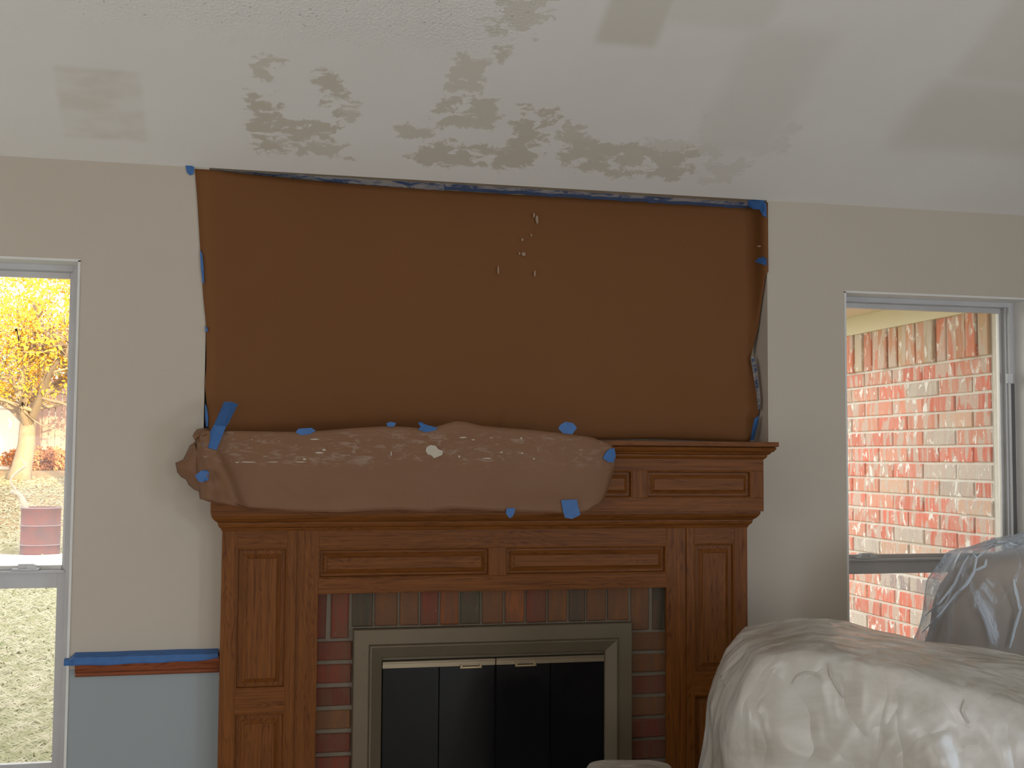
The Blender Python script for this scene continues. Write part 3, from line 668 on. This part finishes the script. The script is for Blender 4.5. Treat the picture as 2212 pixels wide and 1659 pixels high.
# sofa in the right foreground
rotS = -yaw-R(7)
A = EYE+Vector((fw.x, fw.y, 0)).normalized()*2.75+r0*.47
ax = Vector((math.cos(rotS), math.sin(rotS), 0)); ay = Vector((-ax.y, ax.x, 0))
cS = A+ax*.98+ay*.42
sofa = empty('sofa', (cS.x, cS.y, 0)); tag(sofa, 'big sofa wrapped in milky plastic in the right foreground before the fireplace', 'sofa')
roundbox('sofa_frame', (cS.x, cS.y), 1.80, .72, .02, .52, rotS, 'upholstery_tan', sofa, .06)
b_ = cS-ay*.16; roundbox('backrest', (b_.x, b_.y), 1.50, .26, .45, .78, rotS, 'upholstery_tan', sofa, .10)
for sg in (-1, 1): b_ = cS+ax*.82*sg; roundbox('armrest', (b_.x, b_.y), .16, .70, .40, .74, rotS, 'upholstery_tan', sofa, .06)
sofa_cover = dome('plastic_cover', cS, .98, .42, rotS, 1.085, 'plastic_milky', sofa, flare=.20, top_r=.30, wr=.020, seed=3, nu=200, nv=90, ridge=.014, n_=4.5,
     hfun=lambda x, y: .985-.185*min(1.1, max(0, (x+.72)))-.05*max(0, -.72-x)+.012*math.exp(-((x+.70)/.13)**2))
# tall covered chair by the right window
cc = EYE+Vector((fw.x, fw.y, 0)).normalized()*4.06+r0*1.89
chair = empty('armchair', (cc.x, cc.y, 0)); tag(chair, 'tall armchair draped in shiny clear plastic in front of the right window', 'armchair')
roundbox('chair_seat', (cc.x, cc.y), .70, .42, .02, .50, -yaw, 'upholstery_tan', chair, .06)
dome('paper_wrap', cc, .79, .28, -yaw, 1.192, 'kraft_grey', chair, flare=.05, top_r=.28, wr=.012, seed=11, shrink=.41, n_=2.6)
chair_cover = dome('plastic_cover', cc, .815, .31, -yaw, 1.228, 'plastic_clear', chair, flare=.06, top_r=.28, wr=.024, seed=21, shrink=.40, ridge=.025, n_=2.6, nu=160, nv=70)
from mathutils.bvhtree import BVHTree
def folds(target, parent, lines, mat, r_):
    bv = BVHTree.FromPolygons([v.co.copy() for v in target.data.vertices], [tuple(p_.vertices) for p_ in target.data.polygons])
    for pts in lines:
        P_, N_ = [], []
        for a, b in zip(pts, pts[1:]):
            for k in range(6):
                q = (a[0]+(b[0]-a[0])*k/6, a[1]+(b[1]-a[1])*k/6); h = bv.ray_cast(EYE, ray(*q).normalized())
                if h[0] is not None: P_.append(h[0]-ray(*q).normalized()*.002); N_.append(h[1])
        if len(P_) < 4: continue
        V, Fc = [], []
        for i, p_ in enumerate(P_):
            d = (P_[min(i+1, len(P_)-1)]-P_[max(i-1, 0)]).normalized(); sd = d.cross(ray(CX, CY).normalized()).normalized(); w_ = r_*math.sin(math.pi*(i+.6)/(len(P_)+.2))**.6*(1+.4*noise.noise(p_*30))
            V += [p_-sd*w_*2.2, p_-ray(CX, CY).normalized()*w_*1.4, p_+sd*w_*.6]
        for i in range(len(P_)-1):
            for k in range(2): a = i*3+k; Fc.append((a, a+1, a+4, a+3))
        obj('plastic_fold', V, Fc, mat, parent, solid=.0008)
n = NT('plastic_fold'); n.base((.62, .68, .74), .25, .7); M['plastic_fold'] = n.m
n = NT('plastic_fold_milky'); n.base((.66, .64, .60), .3, .5); M['plastic_fold_milky'] = n.m
folds(chair_cover, chair, [[(1990, 1368), (2030, 1325), (2062, 1285), (2085, 1262), (2102, 1235), (2108, 1205), (2098, 1192)], [(2105, 1232), (2126, 1222), (2131, 1205)], [(1998, 1330), (2030, 1300), (2060, 1262), (2080, 1218), (2095, 1195)], [(2108, 1205), (2150, 1172), (2175, 1170), (2205, 1180)], [(2180, 1400), (2192, 1350), (2208, 1300)], [(2190, 1250), (2200, 1290), (2206, 1330)]], 'plastic_fold', .0035)
folds(sofa_cover, sofa, [[(1540, 1452), (1550, 1452), (1560, 1468), (1566, 1490)], [(1710, 1478), (1722, 1460), (1740, 1452), (1760, 1453), (1774, 1466)], [(1790, 1432), (1797, 1460), (1812, 1486), (1826, 1512)], [(2085, 1512), (2082, 1535), (2096, 1570)]], 'plastic_milky', .0022)
# small covered stool left of the sofa
cs = EYE+Vector((fw.x, fw.y, 0)).normalized()*3.5+r0*.345
st = empty('stool', (cs.x, cs.y, 0)); tag(st, 'small plastic-covered stool top at the bottom edge in front of the fireplace', 'stool')
roundbox('stool_body', (cs.x, cs.y), .18, .18, .01, .55, -yaw, 'upholstery_tan', st, .03)
dome('plastic_cover', cs, .135, .12, -yaw, .60, 'plastic_milky', st, flare=.2, top_r=.07, wr=.008, seed=5, nu=60, nv=30, n_=3)

# ------------------------------------------------------------------ outside right: brick wing wall with frieze and soffit
XB = 3.10
wing = struct(boxes('wall_outside_brick', [(XB+.001, XB+.15, .262, 3.2, 0, 2.4)], 'mortar_out'))
RED, GRY, TAN, SLT = (.74, .22, .15), (.58, .51, .44), (.70, .46, .33), (.38, .33, .32)
z = 1.9105; row = 0; PITCH = .0755
rowcols = {2: 'GGTGR', 7: 'RTGRT'}
while z > .05:
    y = .262 if row % 2 == 0 else .262; first = .13 if row % 2 else .26
    yy = .262; ln = first
    while yy < 2.15:
        col = random.choices([RED, (.74, .32, .22), TAN, GRY, SLT], [7, 4, 1.8, 1.4, .4])[0]
        brick(XB-.006, XB+.05, yy+.005, min(yy+ln, 2.2)-.005, z-PITCH+.006, z-.005, 'brick_outside', wing, v3(col), .003, axis='x')
        yy += ln; ln = .26
    z -= PITCH; row += 1
yy = .262
while yy < 2.15:
    col = random.choices([(.66, .24, .15), (.62, .32, .20), (.60, .42, .26), (.56, .48, .34)], [5, 4, 2, 1.2])[0]
    pr = random.choice([-.014, -.006, 0, .004])
    brick(XB-.008+pr, XB+.05, yy+.004, yy+.0765, 1.916, 2.15, 'brick_outside', wing, v3(col), .001, axis='x'); yy += .0805
struct(bx('trim_corner_brick', XB-.0, XB+.15, .17, .258, 0, 2.12, 'mortar_out'))
struct(bx('trim_frieze', XB-.030, XB+.02, .262, 3.2, 2.108, 2.20, 'soffit_paint', None, .002))
struct(bx('trim_soffit', XB-.36, XB+.02, .262, 3.6, 2.20, 2.215, 'soffit_light'))
struct(bx('trim_fascia', XB-.38, XB-.36, .262, 3.6, 2.19, 2.31, 'white_trim'))
struct(boxes('roof_wing', [(XB-.40, XB+4, .4, 3.8, 2.31, 2.35)], 'shingle'))

# ------------------------------------------------------------------ outside left: yard
def gz(x, y):
    prof = [(0, 0), (15.5, 0), (17.5, .22), (20, .72), (24, 1.10), (30, 1.35), (60, 1.8), (160, 2.5)]
    return interp(prof, max(0, min(160, y)))+.03*noise.noise((x*.6, y*.6, 0))*(1 if 1 < y < 100 else .3)-.03
n = NT('yard_grass'); p = n.wpos(); f = n.noise(p, 1.1, 5); f2 = n.noise(n.wpos((4, 9, 4)), 3, 5, .7); f3 = n.noise(p, 40, 3)
c = n.mix(n.mr(f, .35, .65), (.33, .29, .19), (.27, .28, .15)); c = n.mix(n.math('MULTIPLY', n.mr(f2, .5, .72), .7), c, (.50, .45, .34)); c = n.mix(n.math('MULTIPLY', n.mr(f3, .55, .7), .45), c, (.22, .19, .15))
c = n.mix(n.mr(n.noise(n.wpos((6, 12, 6)), 1, 3), .70, .73), c, (.8, .78, .74))
sep = n.n('ShaderNodeSeparateXYZ'); n.l(p, sep.inputs[0])
leafz = n.mr(sep.outputs[1], 15.0, 17.5); c = n.mix(n.math('MULTIPLY', leafz, .8), c, n.mix(n.mr(f2, .4, .6), (.30, .20, .12), (.46, .33, .20)))
n.base(c, .95, .1); n.bump(n.math('ADD', f2, f3), .6, .05); M['yard'] = n.m
V, Fc = [], []; xs = [-70, -40, -25, -15]+[-12+i*.5 for i in range(25)]+[4, 10, 20, 40]; ys = [.2+i*.6 for i in range(14)]+[9+i*.5 for i in range(44)]+[33, 40, 55, 80, 120, 160]
for y in ys:
    for x in xs: V.append((x, y, gz(x, y)))
nx = len(xs)
for j in range(len(ys)-1):
    for i in range(nx-1): Fc.append((j*nx+i, j*nx+i+1, (j+1)*nx+i+1, (j+1)*nx+i))
o = struct(obj('ground', V, Fc, 'yard', smooth=True))
# grass tufts where the lawn is nearest
V, Fc = [], []
for _ in range(30000):
    y = 1.2+22*random.random()**1.25; cx = -.175*(y+4.2); x = cx+random.uniform(-1, 1)*(.15+.065*(y+4.2)); z_ = gz(x, y)
    if 12.9 < y < 15.6 and random.random() < .93: continue
    h_ = random.uniform(.012, .045); a = random.gauss(0, .7); wd = .004+y*.0006; ln_ = random.uniform(.03, .10)
    b = Vector((x, y, z_-.005)); t_ = Vector((math.cos(a), math.sin(a), 0)); o_ = len(V)
    n_ = Vector((-t_.y, t_.x, 0)); V += [b-n_*wd, b+n_*wd+Vector((0, 0, wd)), b+t_*ln_*random.choice((-1, 1))+Vector((0, 0, h_))]; Fc.append((o_, o_+1, o_+2))
n = NT('grass_blade'); n.base(n.mix(n.mr(n.noise(n.wpos((1, 2, 1)), 6, 4), .35, .65), (.50, .45, .33), (.30, .29, .16)), .9, .1); M['grass_blade'] = n.m
o = obj('grass_tuft', V, Fc, 'grass_blade', recalc=False); o['kind'] = 'stuff'; tag(o, 'dry pale grass blades scattered over the lawn outside the left window', 'grass')
# pale gravel strip in front of the barrel
n = NT('gravel'); n.base(n.mix(n.noise(n.wpos(), 14, 5, .7), (.50, .48, .46), (.85, .82, .78)), .9, .2); n.bump(n.noise(n.wpos(), 30, 4), .8, .03); M['gravel'] = n.m
V, Fc = [], []
for j in range(9):
    for i in range(41):
        x = -6+i*.15; y = 13.0+j*.30+.12*noise.noise((x*1.5, j, 0)); V.append((x, y, gz(x, y)+(.012+.02*noise.noise((x*6, y*6, 2)) if 0 < j < 8 else -.02)))
for j in range(8):
    for i in range(40): Fc.append((j*41+i, j*41+i+1, j*41+42+i, j*41+41+i))
o = obj('gravel_patch', V, Fc, 'gravel', smooth=True); o['kind'] = 'stuff'; tag(o, 'pale gravel strip on the ground around the rusty barrel', 'gravel')

# rusty barrel
bc = Vector((-2.83, 15.35, gz(-2.83, 15.35)))
n = NT('barrel_rust'); v = n.wpos(); f = n.noise(v, 3, 5, .65, .6)
n.base(n.mix(n.mr(f, .35, .65), (.15, .085, .085), (.22, .085, .075)), .6, .4, .1); M['barrel'] = n.m
plain('barrel_pale', (.27, .20, .21), .55)
bar = empty('barrel', bc); tag(bar, 'rusty red steel barrel with a branch in it out in the yard', 'barrel')
prof = [(.285, .0), (.29, .02), (.286, .03), (.286, .13), (.292, .145), (.286, .16), (.286, .42), (.292, .435), (.286, .45), (.286, .68), (.296, .69), (.296, .705), (.286, .71), (.275, .70), (.272, .30), (.0, .29)]
V, Fc = [], []; K = 32
for r_, z_ in prof:
    for k in range(K): a = 2*math.pi*k/K; V.append(bc+Vector((r_*math.cos(a), r_*math.sin(a), z_)))
for i in range(len(prof)-1):
    for k in range(K): Fc.append((i*K+k, i*K+(k+1) % K, (i+1)*K+(k+1) % K, (i+1)*K+k))
obj('barrel_shell', V, Fc, 'barrel', bar, smooth=True)
for z_ in (.145, .435, .70):
    V, Fc = [], []; r_ = .298
    for q in range(8):
        t = q*math.pi/4
        for k in range(K): a = 2*math.pi*k/K; rr = r_-.004+.009*math.cos(t); V.append(bc+Vector((rr*math.cos(a), rr*math.sin(a), z_+.009*math.sin(t))))
    for q in range(8):
        for k in range(K): Fc.append((q*K+k, q*K+(k+1) % K, ((q+1) % 8)*K+(k+1) % K, ((q+1) % 8)*K+k))
    obj('hoop', V, Fc, 'barrel_pale', bar, smooth=True)
plain('bark_pale', (.46, .40, .33), .9, vary=.3, scale=20, bump=.5)
def P(px, py, Y): return at(px, py, Y)
br = [P(62, 1110, 15.3), P(50, 1090, 15.3), P(43, 1070, 15.3), P(31, 1062, 15.28)]
b1 = tube('branch', [P(58, 1120, 15.3)]+[P(55, 1095, 15.3), P(48, 1078, 15.3), P(38, 1066, 15.3), P(24, 1062, 15.25)], [.045, .045, .042, .038, .034], 'bark_pale')
tag(b1, 'crooked bare branch standing up out of the rusty barrel', 'branch')
tube('twig', [P(40, 1068, 15.3), P(28, 1050, 15.3), P(22, 1040, 15.3), P(26, 1030, 15.3), P(40, 1018, 15.3), P(54, 1008, 15.3), P(58, 1004, 15.3), P(50, 998, 15.3), P(44, 984, 15.3)], [.02, .02, .019, .018, .017, .018, .016, .011, .007], 'bark_pale', b1)

# fences, trees
plain('fence_wood', (.42, .30, .27), .85, vary=.2, scale=6); plain('bark', (.30, .24, .18), .95, vary=.3, scale=8, bump=.6)
FY = 27.0
fe = empty('board_fence', (-5, FY, gz(-5, FY))); tag(fe, 'tall grey pink board fence behind the tree at the far end of the yard', 'fence')
x = -9.5
while x < -.5:
    zt = at(100, 820, FY).z+.03*noise.noise((x*3, 0, 0)); zb = gz(x, FY)
    o = bx('board', x, x+.135, FY+random.uniform(-.01, .01), FY+.03, zb-.05, zt, 'fence_wood', fe); x += .15
for z_ in (.35, 1.35): bx('fence_rail', -9.5, -.5, FY+.03, FY+.07, gz(-5, FY)+z_, gz(-5, FY)+z_+.09, 'fence_wood', fe)
x = -9.5
for k in range(5):
    bx('post', x, x+.1, FY+.03, FY+.13, gz(x, FY)-.1, gz(x, FY)+1.9, 'fence_wood', fe); x += 2.25

plain('leaf_gold', (.75, .45, .05), .7, vary=.35, scale=2); plain('leaf_rust', (.50, .22, .10), .8, vary=.3, scale=3); plain('leaf_green', (.16, .20, .07), .8, vary=.3, scale=1.2); plain('twig_grey', (.33, .26, .20), .9)
def leaves(name, centre, rad, count, mat, parent, size=.06, hollow=0, seed=1):
    rr = random.Random(seed); V, Fc = [], []
    for _ in range(count):
        while True:
            d = Vector((rr.uniform(-1, 1), rr.uniform(-1, 1), rr.uniform(-1, 1)))
            if d.length < 1 and noise.noise((d.x*3+seed, d.y*3, d.z*3)) > hollow: break
        q = Vector(centre)+Vector((d.x*rad[0], d.y*rad[1], d.z*rad[2])); a = Vector((rr.gauss(0, 1), rr.gauss(0, 1), rr.gauss(0, 1))).normalized(); b = a.orthogonal().normalized()
        s = size*rr.uniform(.6, 1.3); o_ = len(V); V += [q-a*s, q+b*s*.5, q+a*s, q-b*s*.5]; Fc.append((o_, o_+1, o_+2, o_+3))
    o = obj(name, V, Fc, mat, parent, recalc=False); o['kind'] = 'stuff'; return o
def limbs(parts_pts, name, mat, parent):
    ps = []
    for pts, rad in parts_pts:
        V, Fc = [], []; seg = 6
        for i, q in enumerate(pts):
            d = (Vector(pts[min(i+1, len(pts)-1)])-Vector(pts[max(i-1, 0)])).normalized(); s1 = d.orthogonal().normalized(); s2 = d.cross(s1)
            for k in range(seg): t = 6.283*k/seg; V.append(Vector(q)+(s1*math.cos(t)+s2*math.sin(t))*rad[i])
        for i in range(len(pts)-1):
            for k in range(seg): Fc.append((i*seg+k, i*seg+(k+1) % seg, (i+1)*seg+(k+1) % seg, (i+1)*seg+k))
        ps.append((V, Fc))
    v_, f_ = merge_parts(ps); return obj(name, v_, f_, mat, parent, smooth=True)
def twigs(start, direction, length, rad, depth, rr, out):
    pts = [Vector(start)]; d = Vector(direction).normalized(); rads = [rad]; n_ = 5
    for i in range(n_):
        d = (d+Vector((rr.gauss(0, .16), rr.gauss(0, .16), rr.gauss(.02, .12)))).normalized(); pts.append(pts[-1]+d*length/n_); rads.append(rad*(1-.7*(i+1)/n_))
    out.append((pts, rads))
    if depth:
        for _ in range(4):
            k = rr.randrange(1, n_); nd = (d+Vector((rr.gauss(0, .8), rr.gauss(0, .8), rr.gauss(0, .5)))).normalized()
            twigs(pts[k], nd, length*.6, rads[k]*.55, depth-1, rr, out)
def tree(px, pyb, Y, trunk_top, tr_, seed, label, leafset, spread=2.6, name='tree', lean=0):
    b = at(px, pyb, Y); b.z = gz(b.x, Y)-.05; e = empty(name, b); tag(e, label, 'tree')
    rr = random.Random(seed); t_ = b+Vector((lean, 0, trunk_top))
    tube('trunk', [b, b+(t_-b)*.15+Vector((.02, 0, 0)), b+(t_-b)*.5+Vector((.06, 0, 0)), t_], [tr_*1.35, tr_, tr_*.85, tr_*.7], 'bark', e, seg=10)
    out = []
    for k in range(7):
        a = k*2*math.pi/7+rr.random(); twigs(t_-Vector((0, 0, rr.uniform(0, .4))), (math.cos(a)*.8, math.sin(a)*.8, .75), spread, tr_*.5, 2, rr, out)
    limbs(out, 'branches', 'twig_grey', e)
    for c_, rad, cnt, mat, size, hol in leafset(t_): leaves('foliage', c_, rad, cnt, mat, e, size, hol, seed+int(cnt) % 17)
    return e
tree(42, 985, 23, 1.5, .21, 4, 'golden-leaved tree lit by the sun nearest the barrel in the yard', lambda t: [(t+Vector((.3, 0, 2.0)), (3.0, 2.4, 1.9), 20000, 'leaf_gold', .036, .15), (t+Vector((.6, .5, 1.3)), (2.2, 2, 1.0), 1500, 'leaf_rust', .05, .0)], lean=.15)
tree(163, 985, 21.5, 2.6, .16, 9, 'slim sunlit tree beside the right edge of the left window', lambda t: [(t+Vector((.2, 0, 1.2)), (1.6, 1.6, 2.0), 4500, 'leaf_gold', .055, .08)], spread=1.6)
def bush(px, py, Y, rad, cnt, mat, seed, label, cat='bush'):
    b = at(px, py, Y); b.z = gz(b.x, Y); e = empty('bush', b); tag(e, label, cat); out = []; rr = random.Random(seed)
    for k in range(6): twigs(b, (rr.gauss(0, .5), rr.gauss(0, .5), 1), rad[2]*1.4, .015, 1, rr, out)
    limbs(out, 'branches', 'twig_grey', e); leaves('foliage', b+Vector((0, 0, rad[2]*.8)), rad, cnt, mat, e, .05, -.2, seed)
bush(105, 985, 25.5, (1.2, .5, .30), 2600, 'leaf_rust', 31, 'low rust-brown bush in front of the board fence')
bush(100, 840, 31, (3.2, 1.5, 1.9), 5000, 'leaf_green', 33, 'dark green shrub showing above the board fence')
bush(-10, 840, 33, (3.0, 1.5, 3.0), 5000, 'leaf_green', 35, 'olive green bushy growth behind the golden tree')
# white camper behind the tree
tb = at(10, 900, 25.5)
n_tr = empty('shed', (tb.x-1.0, 25.5, gz(tb.x, 25.5))); tag(n_tr, 'bright white boxy shed behind the golden tree at the far left', 'shed')
z0 = gz(tb.x, 25.5)-.1; z1 = at(10, 822, 25.5).z
plain('camper_white', (.80, .78, .74), .4, vary=.03)
bx('shed_wall', tb.x-3.2, at(35, 870, 25.5).x, 25.5, 27-.1, z0, z1, 'camper_white', n_tr, .12)
bx('band', tb.x-3.15, at(34, 870, 25.5).x, 25.485, 25.52, at(10, 884, 25.5).z, at(10, 884, 25.5).z+.03, 'alu_grey', n_tr)
# neighbour's house behind
plain('house_siding', (.42, .38, .40), .8); plain('house_roof', (.33, .30, .31), .9)
hb = at(20, 840, 45); hs = empty('neighbour_house', (hb.x, 45, gz(hb.x, 45))); tag(hs, 'distant grey house roof seen through the tree branches', 'house')
hw = (hb.x-6, hb.x+2.2); zz0 = gz(hb.x, 45)-.2; zz1 = at(20, 822, 45).z
bx('house_wall', hw[0], hw[1], 45, 50, zz0, zz1, 'house_siding', hs)
rz = at(20, 742, 45).z
obj('house_roof', [(hw[0]-.4, 44.5, zz1), (hw[1]+.4, 44.5, zz1), (hw[1]+.4, 50.5, zz1), (hw[0]-.4, 50.5, zz1), (hw[0]+1.5, 47.5, rz), (hw[1]-1.2, 47.5, rz)], [(0, 1, 5, 4), (2, 3, 4, 5), (1, 2, 5), (3, 0, 4), (0, 3, 2, 1)], 'house_roof', hs)
